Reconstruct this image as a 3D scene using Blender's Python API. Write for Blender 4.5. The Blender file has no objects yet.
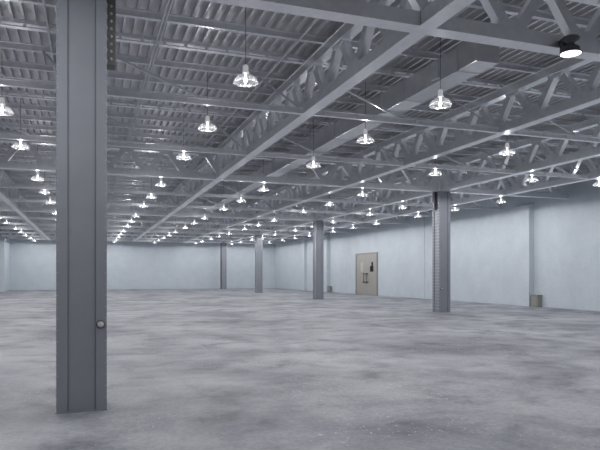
import bpy, math, random
from mathutils import Vector, Matrix
random.seed(7)
C = bpy.context.scene.collection
EYE = 1.2                      # camera height; z values below are measured from the floor

# ------------------------------------------------------------------ materials
def mat(name, base=(.5, .5, .5), metallic=0., rough=.5, spec=.5):
    m = bpy.data.materials.new(name); m.use_nodes = True
    b = m.node_tree.nodes['Principled BSDF']
    b.inputs['Base Color'].default_value = (*base, 1)
    b.inputs['Metallic'].default_value = metallic
    b.inputs['Roughness'].default_value = rough
    b.inputs['Specular IOR Level'].default_value = spec
    return m, m.node_tree, b

def noise(nt, scale, detail=3, rough=.55, vec=None, dist=0.):
    n = nt.nodes.new('ShaderNodeTexNoise')
    n.inputs['Scale'].default_value = scale; n.inputs['Detail'].default_value = detail
    n.inputs['Roughness'].default_value = rough; n.inputs['Distortion'].default_value = dist
    if vec is not None: nt.links.new(vec, n.inputs['Vector'])
    return n.outputs['Fac']

def ramp(nt, fac, stops):
    r = nt.nodes.new('ShaderNodeValToRGB'); e = r.color_ramp.elements
    while len(e) < len(stops): e.new(.5)
    for el, (p, c) in zip(e, stops):
        el.position = p; el.color = (*c, 1) if len(c) == 3 else c
    nt.links.new(fac, r.inputs['Fac']); return r.outputs['Color']

def geo_pos(nt):
    return nt.nodes.new('ShaderNodeNewGeometry').outputs['Position']

def mixc(nt, fac, a, b, mode='MIX'):
    m = nt.nodes.new('ShaderNodeMix'); m.data_type = 'RGBA'; m.blend_type = mode
    if isinstance(fac, float): m.inputs['Factor'].default_value = fac
    else: nt.links.new(fac, m.inputs['Factor'])
    for s, x in (('A', a), ('B', b)):
        sock = [i for i in m.inputs if i.name == s and i.type == 'RGBA'][0]
        if isinstance(x, tuple): sock.default_value = (*x, 1)
        else: nt.links.new(x, sock)
    return [o for o in m.outputs if o.type == 'RGBA'][0]

def mottled(name, c0, c1, scale, metallic, rough, detail=4):
    m, nt, b = mat(name, c0, metallic, rough)
    f = noise(nt, scale, detail, .6, geo_pos(nt))
    nt.links.new(ramp(nt, f, [(.35, c0), (.65, c1)]), b.inputs['Base Color'])
    return m

STEEL = mottled('truss_steel', (.84, .85, .88), (.91, .92, .94), 9, .85, .30)
COLM = mottled('column_steel', (.225, .24, .27), (.245, .26, .29), 3, .4, .42)
COLG = mat('column_groove', (.10, .108, .125), .4, .5)[0]
DARK = mat('dark_steel', (.085, .088, .096), .3, .5)[0]
DECK = mottled('galvanised_deck', (.74, .745, .76), (.84, .84, .85), 2.2, .75, .45)
DUCT = mottled('duct_sheet', (.82, .83, .85), (.89, .89, .90), 6, .97, .28)
ROD = mat('rod_steel', (.58, .60, .63), .3, .5)[0]
PIPE = mat('conduit_zinc', (.75, .76, .78), .5, .4)[0]
CORD = mat('cord_rubber', (.16, .165, .18), 0, .5)[0]
OLIVE = mottled('olive_metal', (.20, .215, .19), (.25, .26, .23), 6, 0, .5)
OLIVE2 = mat('splice_plate', (.15, .15, .145), .4, .5)[0]
DOORM = mottled('door_paint', (.30, .285, .26), (.325, .31, .285), 4, 0, .45)
DOORF = mat('door_frame_paint', (.25, .24, .22), 0, .45)[0]
BLACKG = mat('dark_glass', (.006, .007, .008), 0, .6, .1)[0]
PALEG = mat('pale_glass', (.50, .49, .46), 0, .2)[0]
BLACK = mat('black_metal', (.04, .045, .05), .4, .4)[0]
KNOB = mat('knob_grey', (.42, .43, .45), .2, .4)[0]
WHITEC, _nt, _b = mat('socket_added_glow', (.75, .76, .77), 0, .5)   # socket glow is added emission, standing in for light from the bulb
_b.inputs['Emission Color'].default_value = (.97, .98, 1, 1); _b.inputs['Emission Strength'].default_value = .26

def wall_material():
    m, nt, b = mat('painted_wall', (.55, .6, .65), 0, .6, .3)
    p = geo_pos(nt)
    f = noise(nt, 1.6, 6, .65, p)
    g = noise(nt, 14., 3, .6, p)
    c = ramp(nt, f, [(.3, (.485, .535, .58)), (.7, (.545, .60, .645))])
    c2 = ramp(nt, g, [(.3, (.93, .93, .93)), (.7, (1., 1., 1.))])
    nt.links.new(mixc(nt, 1., c, c2, 'MULTIPLY'), b.inputs['Base Color'])
    return m
WALL = wall_material()

def floor_material():
    m, nt, b = mat('worn_concrete', (.3, .3, .32), 0, .5, .3)
    p = geo_pos(nt)
    big = noise(nt, .42, 5, .62, p, .4)
    mid = noise(nt, 1.3, 6, .65, p, .3)
    fine = noise(nt, 22., 6, .75, p)
    c = ramp(nt, big, [(.33, (.19, .198, .228)), (.5, (.325, .334, .366)), (.66, (.43, .44, .47))])
    d = ramp(nt, mid, [(.33, (.42, .43, .46)), (.44, (.86, .86, .88)), (.58, (1.16, 1.16, 1.15))])
    e = ramp(nt, fine, [(.3, (.72, .72, .72)), (.7, (1.16, 1.16, 1.16))])
    x = mixc(nt, 1., c, d, 'MULTIPLY'); x = mixc(nt, 1., x, e, 'MULTIPLY')
    # pale paint flecks, in clusters
    fl = noise(nt, 24., 3, .6, p); cl = noise(nt, .55, 2, .5, p)
    a1 = ramp(nt, fl, [(.63, (0, 0, 0)), (.70, (1, 1, 1))])
    a2 = ramp(nt, cl, [(.49, (0, 0, 0)), (.58, (1, 1, 1))])
    x = mixc(nt, mixc(nt, 1., a1, a2, 'MULTIPLY'), x, (.80, .80, .80))
    nt.links.new(x, b.inputs['Base Color'])
    r = ramp(nt, mid, [(.3, (.55, .55, .55)), (.7, (.75, .75, .75))])
    nt.links.new(r, b.inputs['Roughness'])
    bp = nt.nodes.new('ShaderNodeBump'); bp.inputs['Strength'].default_value = .15
    nt.links.new(fine, bp.inputs['Height']); nt.links.new(bp.outputs['Normal'], b.inputs['Normal'])
    return m
FLOOR = floor_material()

def glass_material():
    m = bpy.data.materials.new('prismatic_dome_glass'); m.use_nodes = True
    nt = m.node_tree; nt.nodes.clear()
    out = nt.nodes.new('ShaderNodeOutputMaterial')
    tr = nt.nodes.new('ShaderNodeBsdfTransparent'); tr.inputs['Color'].default_value = (.95, .95, .96, 1)
    tl = nt.nodes.new('ShaderNodeBsdfTranslucent'); tl.inputs['Color'].default_value = (.85, .86, .87, 1)
    df = nt.nodes.new('ShaderNodeBsdfDiffuse'); df.inputs['Color'].default_value = (.8, .81, .82, 1)
    gl = nt.nodes.new('ShaderNodeBsdfGlossy'); gl.inputs['Roughness'].default_value = .25
    m1 = nt.nodes.new('ShaderNodeMixShader'); m1.inputs[0].default_value = .5
    m2 = nt.nodes.new('ShaderNodeMixShader'); m2.inputs[0].default_value = .05
    m3 = nt.nodes.new('ShaderNodeMixShader'); m3.inputs[0].default_value = .015
    L = nt.links.new
    L(tl.outputs[0], m1.inputs[1]); L(df.outputs[0], m1.inputs[2])
    L(tr.outputs[0], m2.inputs[1]); L(m1.outputs[0], m2.inputs[2])
    L(m2.outputs[0], m3.inputs[1]); L(gl.outputs[0], m3.inputs[2])
    L(m3.outputs[0], out.inputs['Surface'])
    return m
GLASS = glass_material()

def emitter(name, col, s):
    m, nt, b = mat(name, (.8, .8, .8))
    b.inputs['Emission Color'].default_value = (*col, 1); b.inputs['Emission Strength'].default_value = s
    return m
BULB = emitter('lit_bulb', (1, .99, .97), 5)
LENS = emitter('lit_lens', (1, 1, 1), 3)

# ------------------------------------------------------------------ mesh helpers
class MB:
    def __init__(s): s.v = []; s.f = []; s.mi = []; s.cur = 0; s.smooth = set()
    def add(s, vs, fs, smooth=False):
        o = len(s.v); s.v += [tuple(x) for x in vs]
        for f in fs:
            if smooth: s.smooth.add(len(s.f))
            s.f.append([i + o for i in f]); s.mi.append(s.cur)
        return s
    def box(s, x0, x1, y0, y1, z0, z1):
        return s.add([(x0, y0, z0), (x1, y0, z0), (x1, y1, z0), (x0, y1, z0), (x0, y0, z1), (x1, y0, z1), (x1, y1, z1), (x0, y1, z1)],
                     [(0, 3, 2, 1), (4, 5, 6, 7), (0, 1, 5, 4), (1, 2, 6, 5), (2, 3, 7, 6), (3, 0, 4, 7)])
    def bar(s, a, b, w, h, up=(0, 0, 1)):      # square bar from a to b: w across, h along 'up'
        a = Vector(a); b = Vector(b); d = (b - a).normalized(); sd = d.cross(Vector(up)).normalized(); u = sd.cross(d)
        vs = [p + sd * (i * w / 2) + u * (j * h / 2) for p in (a, b) for i, j in ((-1, -1), (1, -1), (1, 1), (-1, 1))]
        return s.add(vs, [(0, 1, 2, 3), (7, 6, 5, 4), (0, 4, 5, 1), (1, 5, 6, 2), (2, 6, 7, 3), (3, 7, 4, 0)])
    def rod(s, a, b, r, n=8):
        a = Vector(a); b = Vector(b); d = (b - a).normalized()
        t = Vector((0, 0, 1)) if abs(d.z) < .9 else Vector((1, 0, 0)); p = d.cross(t).normalized(); q = d.cross(p)
        vs = [c + (p * math.cos(2 * math.pi * k / n) + q * math.sin(2 * math.pi * k / n)) * r for c in (a, b) for k in range(n)]
        s.add(vs, [(k, (k + 1) % n, n + (k + 1) % n, n + k) for k in range(n)], True)
        return s.add([], []) if False else s._caps(len(s.v) - 2 * n, n)
    def _caps(s, o, n):
        s.f.append([o + k for k in range(n)][::-1]); s.mi.append(s.cur)
        s.f.append([o + n + k for k in range(n)]); s.mi.append(s.cur); return s
    def lathe(s, prof, n=24, axis='z', at=(0, 0, 0)):
        vs = []
        for r, z in prof:
            for k in range(n):
                a = 2 * math.pi * k / n; c, q = r * math.cos(a), r * math.sin(a)
                vs.append({'z': (c, q, z), 'y': (c, -z, q), 'x': (-z, c, q)}[axis])
        vs = [(x + at[0], y + at[1], z + at[2]) for x, y, z in vs]
        fs = [(i * n + k, i * n + (k + 1) % n, (i + 1) * n + (k + 1) % n, (i + 1) * n + k) for i in range(len(prof) - 1) for k in range(n)]
        return s.add(vs, fs, True)
    def prism(s, poly, y0, y1):                 # poly in x,z ; extruded along y
        n = len(poly)
        vs = [(x, y0, z) for x, z in poly] + [(x, y1, z) for x, z in poly]
        return s.add(vs, [tuple(range(n)), tuple(range(2 * n - 1, n - 1, -1))] + [(k, n + k, n + (k + 1) % n, (k + 1) % n) for k in range(n)])
    def mesh(s, name, mats, bevel=0):
        me = bpy.data.meshes.new(name); me.from_pydata(s.v, [], s.f)
        for m in (mats if isinstance(mats, (list, tuple)) else [mats]): me.materials.append(m)
        me.polygons.foreach_set('material_index', s.mi)
        me.polygons.foreach_set('use_smooth', [i in s.smooth for i in range(len(s.f))])
        import bmesh
        bm = bmesh.new(); bm.from_mesh(me); bmesh.ops.recalc_face_normals(bm, faces=bm.faces[:])
        if bevel: bmesh.ops.bevel(bm, geom=bm.edges[:], offset=bevel, segments=1, affect='EDGES')
        bm.to_mesh(me); bm.free(); me.update()
        return me

def put(name, me, parent=None, loc=(0, 0, 0), rz=0.):
    o = bpy.data.objects.new(name, me); C.objects.link(o)
    if parent: o.parent = parent
    o.location = loc; o.rotation_euler = (0, 0, rz); return o
def tag(o, label, cat, group=None):
    o['label'] = label; o['category'] = cat
    if group: o['group'] = group
    return o
def thing(name, label, cat, loc, rz=0., group=None):
    return tag(put(name, None, None, loc, rz), label, cat, group)
def struct(name, me, label, cat='wall', loc=(0, 0, 0)):
    o = put(name, me, None, loc); o['kind'] = 'structure'; o['label'] = label; o['category'] = cat; return o
def P(u, v, z): return (v, u, z)               # u: away from the camera along the trusses, v: to the right

ORD = ['first', 'second', 'third', 'fourth', 'fifth', 'sixth', 'seventh', 'eighth', 'ninth', 'tenth', 'eleventh', 'twelfth', 'thirteenth',
       'fourteenth', 'fifteenth', 'sixteenth', 'seventeenth', 'eighteenth', 'nineteenth']
TENS = {20: 'twenty', 30: 'thirty', 40: 'forty', 50: 'fifty'}
TENTH = {20: 'twentieth', 30: 'thirtieth', 40: 'fortieth', 50: 'fiftieth'}
def ordn(i):                                    # 1-based
    if i < 20: return ORD[i - 1]
    t = i // 10 * 10
    return TENTH[t] if i == t else TENS[t] + '-' + ORD[i - t - 1]

# ------------------------------------------------------------------ layout
U0, BAY = 5.779, 11.055
TU = [U0 + BAY * k for k in range(5)]           # cross truss lines
SU = BAY / 3
VW, UB, VL, UF = 16.04, 52.05, -13.5, -16.      # right wall, back wall, left wall, wall behind the camera
LV = [-9.9, -6.4, -2.8, -.05, 3.5, 7.49, 10.87, 13.4]
ZB = 2.707 + EYE                                # underside of the bottom chords
ZT0, ZT1 = 3.40 + EYE, 3.56 + EYE               # top chord
ZD = 3.67 + EYE                                 # underside of the deck
CW = .417
DV0, DV1, DZ0, DZ1, DU0, DU1 = 5.125, 5.49, 3.0 + EYE, 3.36 + EYE, 7.05, 27.7
COLV = (-.05, 10.87)

# ------------------------------------------------------------------ room shell
struct('floor', MB().box(VL - .3, VW + .3, UF - .3, UB + .3, -.2, 0).mesh('floor', FLOOR), 'worn grey concrete floor with dark stains and pale flecks', 'floor')
struct('wall_right', MB().box(VW, VW + .3, UF, UB, 0, ZD + .2).mesh('wall_right', WALL), 'pale blue-grey right wall with the double door')
struct('wall_back', MB().box(VL, VW, UB, UB + .3, 0, ZD + .2).mesh('wall_back', WALL), 'pale blue-grey far end wall')
struct('wall_left', MB().box(VL - .3, VL, UF, UB, 0, ZD + .2).mesh('wall_left', WALL), 'pale blue-grey left wall')
struct('wall_front', MB().box(VL, VW, UF - .3, UF, 0, ZD + .2).mesh('wall_front', WALL), 'pale blue-grey wall behind the viewer')
UJ = 46.9
struct('wall_corner', MB().box(VL, -5.75, UJ, UB, 0, ZT0 - .02).mesh('wall_corner', WALL), 'pale wall block stepping forward at the far left corner')
struct('trim_1', MB().box(-5.95, -5.55, UJ - .12, UJ + .3, 0, 3.05 + EYE).box(-6.35, -5.5, UJ - .16, UJ + .34, 3.05 + EYE, 3.12 + EYE).mesh('pilaster', WALL),
       'narrow pale pilaster with a cap at the far left corner', 'pilaster')
for k, (u0, u1, d, h) in enumerate([(18.5, 19.35, .23, 2.68 + EYE), (38.9, 39.6, .25, 3.3 + EYE), (43.6, 44.3, .22, 3.3 + EYE), (26.35, 26.6, .02, 3.3 + EYE)]):
    m = MB().box(VW - d, VW, u0, u1, 0, h); m.add([P(u0, VW - d, h), P(u1, VW - d, h), P(u1, VW, h), P(u0, VW, h), P(u0, VW, h + .1), P(u1, VW, h + .1)],
                                               [(0, 1, 2, 3), (0, 4, 5, 1), (0, 3, 4), (1, 5, 2), (2, 5, 4, 3)])
    struct('trim_%d' % (k + 2), m.mesh('pilaster', WALL), ['pale pilaster with sloped top nearest on the right wall', 'pale pilaster beyond the double door beside the far box',
           'farthest pale pilaster on the right wall', 'very shallow pale wall strip between the door and the near pilaster'][k], 'pilaster')

# ribbed deck
def deck():
    m = MB(); x = VL; prof = []
    while x < VW + .2:
        prof += [(x, ZD), (x + .034, ZD), (x + .030, ZD + .10), (x + .156, ZD + .10)]; x += .152
    n = len(prof)
    m.add([(px, UF, pz) for px, pz in prof] + [(px, UB, pz) for px, pz in prof], [(k, k + 1, n + k + 1, n + k) for k in range(n - 1)])
    m.box(VL - .3, VW + .3, UF - .3, UB + .3, ZD + .115, ZD + .2)
    return m.mesh('ceiling', DECK)
struct('ceiling', deck(), 'ribbed galvanised metal roof deck', 'ceiling')

# ------------------------------------------------------------------ trusses
CWID, CH = .20, .165
_cache = {}
def truss_parts(L, n):
    key = (round(L, 3), n)
    if key in _cache: return _cache[key]
    p = L / n
    zb0, zb1 = 0, CH; zt0, zt1 = ZT0 - ZB, ZT1 - ZB
    bc = MB().box(0, L, -CWID / 2 + .012, CWID / 2 - .012, .018, CH).box(0, L, -CWID / 2, CWID / 2, 0, .018).mesh('bottom_chord', STEEL)
    tc = MB().box(0, L, -CWID / 2 + .012, CWID / 2 - .012, zt0, zt1 - .018).box(0, L, -CWID / 2, CWID / 2, zt1 - .018, zt1).mesh('top_chord', STEEL)
    def diag(sg):
        m = MB(); a = Vector((sg * p * .5 - sg * .05, 0, zt0 + .03)); b = Vector((sg * .05, 0, zb1 - .03))
        d = (a - b).normalized()
        m.bar(b, a, .115, .13, up=Vector((0, 1, 0)).cross(d)); return m.mesh('diagonal', STEEL)
    gb = MB().prism([(-.21, zb1), (.21, zb1), (.14, zb1 + .10), (-.14, zb1 + .10)], -.075, .075).mesh('gusset_plate', STEEL)
    gt = MB().prism([(-.19, zt0), (.19, zt0), (.13, zt0 - .075), (-.13, zt0 - .075)][::-1], -.075, .075).mesh('gusset_plate', STEEL)
    _cache[key] = (bc, tc, diag(1), diag(-1), gb, gt); return _cache[key]

def truss(start, L, rz, n, label, group, skip=None, off=0.):
    t = thing('roof_truss', label, 'truss', start, rz, group)
    bc, tc, d1, d2, gb, gt = truss_parts(L, n); p = L / n
    put('bottom_chord', bc, t); put('top_chord', tc, t)
    for i in range(n + 1):
        x = (i + .5) * p + off
        if x > L - .25: continue
        if skip and skip[0] - p * .5 < x < skip[1] + p * .5:
            put('gusset_plate', gb, t, (x, 0, 0)); continue
        if x + p * .5 < L + .02: put('diagonal', d1, t, (x, 0, 0))
        if x - p * .5 > -.02: put('diagonal', d2, t, (x, 0, 0))
        put('gusset_plate', gb, t, (x, 0, 0))
        if x - p * .5 > .26: put('gusset_plate', gt, t, (x - p * .5, 0, 0))
    return t

LNAME = ['outermost left line', 'second left line', 'line just left of the near column', 'near column line',
         'line left of the duct', 'line right of the duct', 'right column line', 'right wall line']
SNAME = ['span nearest the viewer', 'first span back', 'second span back', 'third span back', 'farthest span']
for li, v in enumerate(LV):
    for k in range(5):
        if k == 0:
            if li not in (4, 5): continue
            a, b = TU[0] - BAY + CWID / 2, TU[0] - CWID / 2
        else:
            e = CW / 2 if v in COLV else CWID / 2
            a, b = TU[k - 1] + e, TU[k] - e
        if li < 2 and k < 3: continue
        if li < 3 and k == 4: b = min(b, UJ - .2) if li < 2 else b
        truss((v, a, ZB), b - a, math.pi / 2, 10, 'lengthwise lattice truss on the %s, %s' % (LNAME[li], SNAME[k]), 'lengthwise roof trusses')
    for u in TU[1:4]: pass
CN = ['front', 'second', 'third', 'fourth', 'rear']
for k, u in enumerate(TU):
    for (v0, v1, n, nm) in ((-11., -.05 - CW / 2, 10, 'left of the near column row'), (-.05 + CW / 2, 10.87 - CW / 2, 10, 'between the two column rows'), (10.87 + CW / 2, VW, 5, 'from the right column row to the right wall')):
        if k == 0 and v1 != 10.87 - CW / 2: continue
        sk = (DV0 - v0 - .25, DV1 - v0 + .25) if (k in (1,) and n == 10 and v0 > -1) else None
        truss((v0, u, ZB), v1 - v0, 0, n, 'grey %s cross truss, span %s' % (CN[k], nm), 'cross roof trusses', sk, -.22 if n == 10 else 0.)

# tie beams (light cross struts at bottom chord level) with kicker rods
def tie_sections(v0, v1):
    m = MB(); y = .036
    m.box(v0, v1, -.012, .012, .012, .088); m.box(v0, v1, -y, y, 0, .012); m.box(v0, v1, -y, y, .088, .098)
    x = v0 + .2
    while x < v1 - .1:
        m.box(x - .012, x + .012, -y + .004, y - .004, .012, .088); x += .6
    return m
seq = [k for k in range(1, 12) if k % 3]
for j, k in enumerate(seq):
    u = U0 + SU * k
    t = thing('tie_beam', 'slim grey cross tie beam with thin kicker rods, %s from the front' % ordn(j + 1), 'tie beam', (0, u, ZB), 0, 'cross tie beams')
    bounds = [-11.] + [v for v in LV if v > -10.5] + [VW]
    if k > 10: bounds[0] = -5.7
    bounds = [b for b in bounds if b >= bounds[0]]
    for a, b in zip(bounds, bounds[1:]):
        a2 = a if a == bounds[0] else a + CWID / 2; b2 = b if b == VW else b - CWID / 2
        if b2 - a2 > .3: put('strut', tie_sections(a2, b2).mesh('strut', STEEL), t)
    for v in bounds[1:-1]:
        mid = min(v + 1.75, VW - .3)
        put('kicker_rod', MB().bar((v + .125, 0, ZT0 - ZB + .02), (mid, 0, .10), .03, .03).mesh('kicker_rod', STEEL), t)
        put('kicker_rod', MB().bar((v - .125, .03, .10), (v - .62, .86, ZT1 - ZB - .01), .03, .03).mesh('kicker_rod', ROD), t)
    put('kicker_rod', MB().bar((VW - .03, 0, .12), (VW - 1.0, 0, ZT1 - ZB - .02), .035, .035).mesh('kicker_rod', STEEL), t)

# ------------------------------------------------------------------ purlins
PS = BAY / 12
def purlin(heavy):
    m = MB(); v0, v1 = VL, VW; z0, z1 = ZT1, ZD - .002
    if not heavy:
        m.box(v0, v1, -.008, .008, z0, z1); m.box(v0, v1, -.035, .035, z0, z0 + .012); m.box(v0, v1, -.035, .035, z1 - .012, z1)
    else:
        m.box(v0, v1, -.05, .05, z0, z0 + .014); m.box(v0, v1, -.055, .055, z0 + .052, z1)
        x = v0 + .1
        while x < v1:
            m.box(x - .02, x + .02, -.045, .045, z0 + .014, z0 + .052); x += .33
    return m.mesh('purlin', STEEL)
pl, ph = purlin(False), purlin(True)
i = 0
for k in range(-9, 51):
    u = U0 + PS * k
    if u > UB - .1 or u < 3.: continue
    i += 1; h = (k % 4 == 0)
    if k > 0: lab = '%s %s roof purlin under the deck, %s behind the front cross truss' % ('deep slotted' if h else 'thin', 'grey', ordn(k))
    elif k == 0: lab = 'deep slotted grey roof purlin right on top of the front cross truss'
    else: lab = 'thin grey roof purlin before the front cross truss, %s one in front of it' % ordn(-k)
    tag(put('purlin', ph if h else pl, None, (0, u, 0)), lab, 'purlin', 'roof purlins')

# ------------------------------------------------------------------ columns
def column_meshes(h):
    w = CW / 2; a = .092
    core = MB().box(-w + .018, w - .018, -w + .018, w - .018, 0, h).mesh('core', [COLM])
    ang = []
    for sx, sy in ((-1, -1), (1, -1), (1, 1), (-1, 1)):
        m = MB()
        xs = sorted((sx * w, sx * (w - a))); ys = sorted((sy * w, sy * (w - .0175)))
        m.box(xs[0], xs[1], ys[0], ys[1], 0, h)
        xs = sorted((sx * w, sx * (w - .0175))); ys = sorted((sy * (w - .0176), sy * (w - a)))
        m.box(xs[0], xs[1], ys[0], ys[1], 0, h)
        ang.append(m.mesh('corner_angle', COLM, .003))
    # rivet rows on the two side faces and along the angle edges of the front
    r = MB()
    def dome(c, ax, rr):
        c = Vector(c); n = 6; A = Vector(ax); t = Vector((0, 0, 1)); s = A.cross(t)
        ring = [c + (s * math.cos(2 * math.pi * k / n) + t * math.sin(2 * math.pi * k / n)) * rr for k in range(n)]
        r.add(ring + [c + A * rr * .7], [(k, (k + 1) % n, n) for k in range(n)])
    z = .12
    while z < h:
        for y in (-.165, -.12, .12, .165):
            dome((-w, y, z), (-1, 0, 0), .011); dome((w, y, z), (1, 0, 0), .011)
        for y in (-.06, 0, .06):
            dome((-w + .018, y, z), (-1, 0, 0), .011)
        for x in (-w + .012, w - .012):
            dome((x, -w, z), (0, -1, 0), .0035)
        z += .1
    riv = r.mesh('rivets', ROD)
    seam = MB()
    for x in (-w + a, w - a): seam.box(x - .004, x + .004, -w + .006, -w + .019, 0, h)
    seam = seam.mesh('seam', COLG)
    knob = MB().lathe([(0, .05), (.012, .05), (.024, .045), (.027, .03), (.027, 0)], 20, 'y').mesh('knob', KNOB)
    knobring = MB().lathe([(.027, .012), (.036, .010), (.038, 0)], 20, 'y').mesh('knob_ring', DARK)
    base = MB().box(-w - .006, w + .006, -w - .006, w + .006, 0, .012).mesh('base_plate', COLM)
    return core, ang, riv, seam, knob, knobring, base
HC = ZB
cm = column_meshes(HC)
head = MB().box(-CW / 2 + .005, CW / 2 - .005, -CW / 2 + .005, CW / 2 - .005, HC, ZT1 - .002).mesh('column_head', STEEL)  # brightness put into the colour: pale truss steel lifts the unlit column top
def column(u, v, label, kx=-.13):
    t = thing('steel_column', label, 'column', (v, u, 0), 0, 'riveted steel columns')
    core, ang, riv, seam, kn, kr, base = cm
    put('core', core, t)
    for a in ang: put('corner_angle', a, t)
    put('rivets', riv, t); put('seam', seam, t); put('base_plate', base, t); put('column_head', head, t)
    if kx:
        k = put('knob', kn, t, (kx, -CW / 2, .765)); put('knob_ring', kr, k)
    return t
A = column(TU[0], COLV[0], 'huge dark grey steel column close to the viewer at left', .155)
s = put('splice_plate', None or MB().box(CW / 2 + .003, CW / 2 + .085, .02, .18, 1.95 + EYE, ZB + .0).mesh('splice_plate', OLIVE2), A)
b = MB()
for z in [2.0 + EYE + .07 * k for k in range(10)]: b.lathe([(0, .012), (.012, .01), (.016, 0)], 8, 'y', (CW / 2 + .042, .02, z))
put('bolts', b.mesh('bolts', KNOB), s)
cl = ['grey steel column hidden right behind the huge near column', 'third grey steel column in the left row, behind the near column', 'fourth grey steel column in the left row, behind the near column']
for k in (1, 2, 3): column(TU[k], COLV[0], cl[k - 1])
cr = ['grey steel column in the right row, outside the picture to the right', 'largest grey column of the right row, standing right of the door', 'middle grey column of the right row, left of the door',
      'farthest free-standing grey column of the right row', 'small grey column standing against the far end wall']
for k in range(5):
    t = column(TU[k], COLV[1], cr[k])
    if k == 1:
        put('cable_cover', MB().box(-CW / 2 - .05, -CW / 2 - .005, -.03, .05, 2.12 + EYE, ZB - .01).mesh('cable_cover', DARK), t)
    if k == 4:
        put('cable_cover', MB().box(-CW / 2 - .06, -CW / 2 - .005, -.18, .1, .01, ZB - .02).mesh('cable_cover', DARK), t)

# ------------------------------------------------------------------ duct
d = thing('air_duct', 'long square sheet metal air duct hanging under the roof', 'duct', ((DV0 + DV1) / 2, DU0, DZ0), 0)
hw = (DV1 - DV0) / 2; hh = DZ1 - DZ0
put('duct_body', MB().box(-hw, hw, 0, DU1 - DU0, 0, hh).mesh('duct_body', DUCT, .006), d)
put('end_cap', MB().box(-hw - .008, hw + .008, -.012, 0, -.006, hh + .006).mesh('end_cap', DUCT, .003), d)
y = .45
while y < DU1 - DU0:
    m = MB(); m.box(-hw - .012, -hw, y, y + .03, -.006, hh + .008); m.box(hw, hw + .012, y, y + .03, -.006, hh + .008); m.box(-hw - .012, hw + .012, y, y + .03, -.01, 0)
    put('joint_band', m.mesh('joint_band', DUCT), d); y += 1.55
put('access_flap', MB().box(-hw - .02, -hw, .95, 1.15, .06, hh - .02).mesh('access_flap', STEEL), d)
for j, k in enumerate([1, 2, 4, 5]):
    u = U0 + SU * k + .35
    t = thing('duct_hanger', 'thin steel trapeze hanger carrying the air duct, %s from its near end' % ordn(j + 1), 'hanger', ((DV0 + DV1) / 2, u, DZ0 - .035), 0, 'duct hangers')
    put('crossbar', MB().box(-hw - .09, hw + .09, -.015, .015, 0, .022).mesh('crossbar', ROD), t)
    for sx in (-1, 1): put('rod', MB().rod((sx * (hw + .06), 0, -.03), (sx * (hw + .06), 0, ZD - DZ0 + .034), .009).mesh('rod', ROD), t)

# conduits running under the purlins
for (v, n, lab) in ((.98, 2, 'pair of thin pale conduits under the deck right of the near column'), (-.54, 1, 'thin pale conduit under the deck left of the near column'), (3.0, 1, 'thin pale conduit under the deck beside the truss left of the duct')):
    m = MB()
    for q in range(n): m.rod((v + q * .05, 3.2, ZT1 - .016), (v + q * .05, UB - .02, ZT1 - .016), .013)
    tag(put('conduit', m.mesh('conduit', PIPE)), lab, 'conduit')

# ------------------------------------------------------------------ lamps
ZL = 2.6 + EYE
R = .17
dome = MB().lathe([(R - .012, 0), (R, .010), (R, .024), (R - .010, .048), (R - .040, .086), (R - .08, .120), (R - .117, .142), (.043, .149),
                   (.041, .144), (R - .120, .135), (R - .085, .114), (R - .046, .081), (R - .017, .046), (R - .007, .024), (R - .012, .0)], 32).mesh('dome', GLASS)
sock = MB().lathe([(0, .256), (.016, .256), (.018, .243), (.036, .241), (.038, .23), (.038, .167), (.045, .165), (.045, .151), (.041, .142), (0, .142)], 20).mesh('socket', WHITEC)
bulb = MB().lathe([(0, .014), (.012, .017), (.021, .027), (.025, .042), (.024, .058), (.018, .08), (.013, .105), (.012, .141), (0, .141)], 16).mesh('bulb', BULB)
cord = MB().rod((0, 0, .255), (0, 0, ZD - ZL - .001), .0045, 6).mesh('cord', CORD)
cord_short = MB().rod((0, 0, .255), (0, 0, ZD - 2.52 - EYE - .001), .0045, 6).mesh('cord', CORD)
ld = bpy.data.lights.new('lamp_light', 'SPOT'); ld.energy = 53; ld.spot_size = math.radians(178); ld.spot_blend = .05; ld.shadow_soft_size = .09; ld.color = (1., .99, 1.)
lp = bpy.data.lights.new('bulb_light', 'POINT'); lp.energy = 5.5; lp.shadow_soft_size = .005
LU = [-2.1, .7, 3.5, 7.9, 10.65, 13.47, 17.81, 20.70, 23.58, 27.72, 30.62, 33.53, 37.6, 40.6, 43.55, 47.0, 50.0]  # positions before the front truss are added, unseen, to brighten the near floor
ROWS = [(-7.2, 'far left row beyond the left trusses'), (-3.89, 'second row left of the near column'), (-1.30, 'row just left of the near column'), (2.02, 'first row right of the near column'),
        (4.97, 'row beside the box duct'), (8.52, 'row just left of the right columns'), (11.61, 'row right of the right columns'), (14.02, 'row close against the right wall')]
for ri, (v, rn) in enumerate(ROWS):
    cnt = 0
    zl = 2.52 + EYE if abs(v - 4.97) < .01 else ZL
    for u in LU:
        u = u * (zl - EYE) / 2.6
        q = (u - U0) / PS; q = (q - round(q)) * PS
        if abs(q) < .09: u += math.copysign(.1, q) - q
        if u > 50.6: continue
        if v < -6 and u > 44: continue
        cnt += 1 if u > 7 else 0
        if u > 7: lab = 'dome lamp, %s from the front in the %s' % (ordn(cnt), rn)
        else: lab = 'white glass dome pendant lamp added for light before the front cross truss, outside the picture'
        t = thing('pendant_lamp', lab, 'lamp', (v, u, zl), 0, 'dome pendant lamps')
        put('dome', dome, t); put('socket', sock, t); put('bulb', bulb, t); put('cord', cord if zl == ZL else cord_short, t)
        put('lamp_light', ld, t, (0, 0, .004)); put('bulb_light', lp, t, (0, 0, .008))

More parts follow.
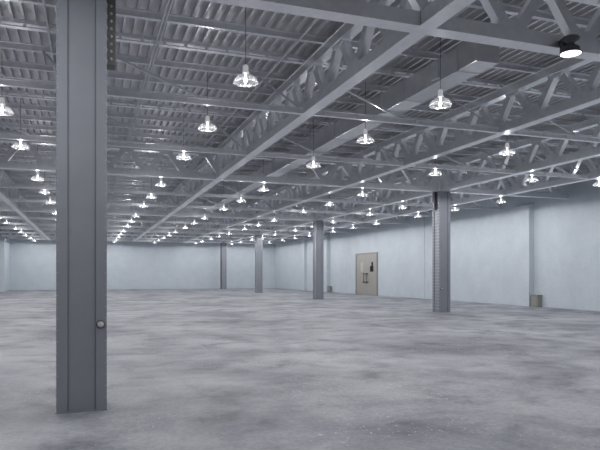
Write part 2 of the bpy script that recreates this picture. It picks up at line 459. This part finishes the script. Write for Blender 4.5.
# dark fixture with a bright lens hung on the front cross truss
t = thing('bay_light', 'dark waisted light fixture with bright lens on the front cross truss', 'lamp', (5.335, 5.54, 2.59 + EYE), 0)
put('housing', MB().lathe([(.0, .20), (.085, .20), (.10, .185), (.095, .165), (.045, .135), (.04, .11), (.095, .075), (.10, .055), (.095, .04), (.11, .03), (.125, .012), (.125, .0), (.118, .004), (0, .004)], 24).mesh('housing', DARK), t)
put('lens', MB().lathe([(0, -.012), (.07, -.008), (.116, .003)], 24).mesh('lens', LENS), t)
put('bracket', MB().box(-.03, .03, .09, .141, .05, .2).box(-.03, .03, .0, .141, .2, .215).mesh('bracket', DARK), t)

# ------------------------------------------------------------------ door on the right wall
def wu(px):                                      # distance along the right wall
    return px
D0, D1, DH = 31.53, 34.5, 2.55
dr = put('door_1', None, None, (VW, (D0 + D1) / 2, 0)); dr['kind'] = 'structure'; dr['label'] = 'taupe metal double door in the right wall'; dr['category'] = 'door'
W = (D1 - D0) / 2
m = MB().box(-.07, 0, -W, -W + .09, 0, DH).box(-.07, 0, W - .09, W, 0, DH).box(-.07, 0, -W + .09, W - .09, DH - .09, DH)
put('door_frame', m.mesh('door_frame', DOORF, .004), dr)
for sg in (-1, 1):
    y0, y1 = sorted((sg * .004, sg * (W - .095)))
    lf = put('door_leaf', MB().box(-.045, 0, y0, y1, .01, DH - .095).mesh('door_leaf', DOORM, .004), dr)
    # far leaf (left in the picture): pale pane, near leaf: dark pane
    if sg > 0:
        yc0, yc1 = .44, .74
        g = put('vision_panel', MB().box(-.05, -.0452, yc0, yc1, 1.40, 1.97).mesh('vision_panel', PALEG), lf); g['label'] = 'pale vision panel'
    else:
        g = put('vision_panel', MB().box(-.05, -.0452, -1.0, -.56, 1.40, 1.74).box(-.05, -.0452, -.95, -.74, 1.741, 1.98).mesh('vision_panel', BLACKG), lf); g['label'] = 'dark stepped vision panel'
m = MB()
for y in (-.17, .20): m.rod((-.11, y, .72), (-.11, y, 1.34), .018)
for z in (.78, 1.28): m.box(-.125, -.045, -.30, .30, z - .02, z + .02)
put('pull_handle', m.mesh('pull_handle', BLACK), dr)

# floor boxes beside the pilasters
for (u, v, w, dp, h, lab) in ((18.22, VW - .12, .34, .22, .43, 'olive grey metal box on the floor beside the near pilaster'), (38.66, VW - .12, .34, .22, .40, 'small grey metal box on the floor beside the far pilaster')):
    t = thing('electrical_box', lab, 'box', (v, u, 0), 0, None)
    put('body', MB().box(-dp / 2, dp / 2, -w / 2, w / 2, 0, h).mesh('body', OLIVE, .006), t)
    put('lid', MB().box(-dp / 2 - .012, dp / 2, -w / 2 - .012, w / 2 + .012, h, h + .025).mesh('lid', OLIVE, .004), t)
    put('cover_panel', MB().box(-dp / 2 - .012, -dp / 2, -w / 2 + .05, w / 2 - .05, .05, h - .05).mesh('cover_panel', OLIVE, .003), t)

# ------------------------------------------------------------------ world, camera
w = bpy.data.worlds.new('World'); bpy.context.scene.world = w; w.use_nodes = True
w.node_tree.nodes['Background'].inputs['Color'].default_value = (.5, .55, .6, 1); w.node_tree.nodes['Background'].inputs['Strength'].default_value = .0
F, XV, YH = 597.5, 87.9, 275.0
cam = bpy.data.cameras.new('Camera'); co = bpy.data.objects.new('Camera', cam); C.objects.link(co)
cam.sensor_fit = 'HORIZONTAL'; cam.sensor_width = 36; cam.lens = F * 36 / 600; cam.shift_y = (YH - 225) / 600; cam.clip_start = .05; cam.clip_end = 200
co.location = (0, 0, EYE); co.rotation_euler = (math.pi / 2, 0, -math.atan((300 - XV) / F))
sc = bpy.context.scene; sc.camera = co
sc.view_settings.view_transform = 'Standard'; sc.view_settings.look = 'None'; sc.view_settings.exposure = .05; sc.view_settings.gamma = 1; sc.view_settings.use_curve_mapping = False
sc.cycles.use_denoising = True; sc.cycles.max_bounces = 8; sc.cycles.diffuse_bounces = 5; sc.cycles.glossy_bounces = 4; sc.cycles.transparent_max_bounces = 12
sc.cycles.sample_clamp_indirect = 4
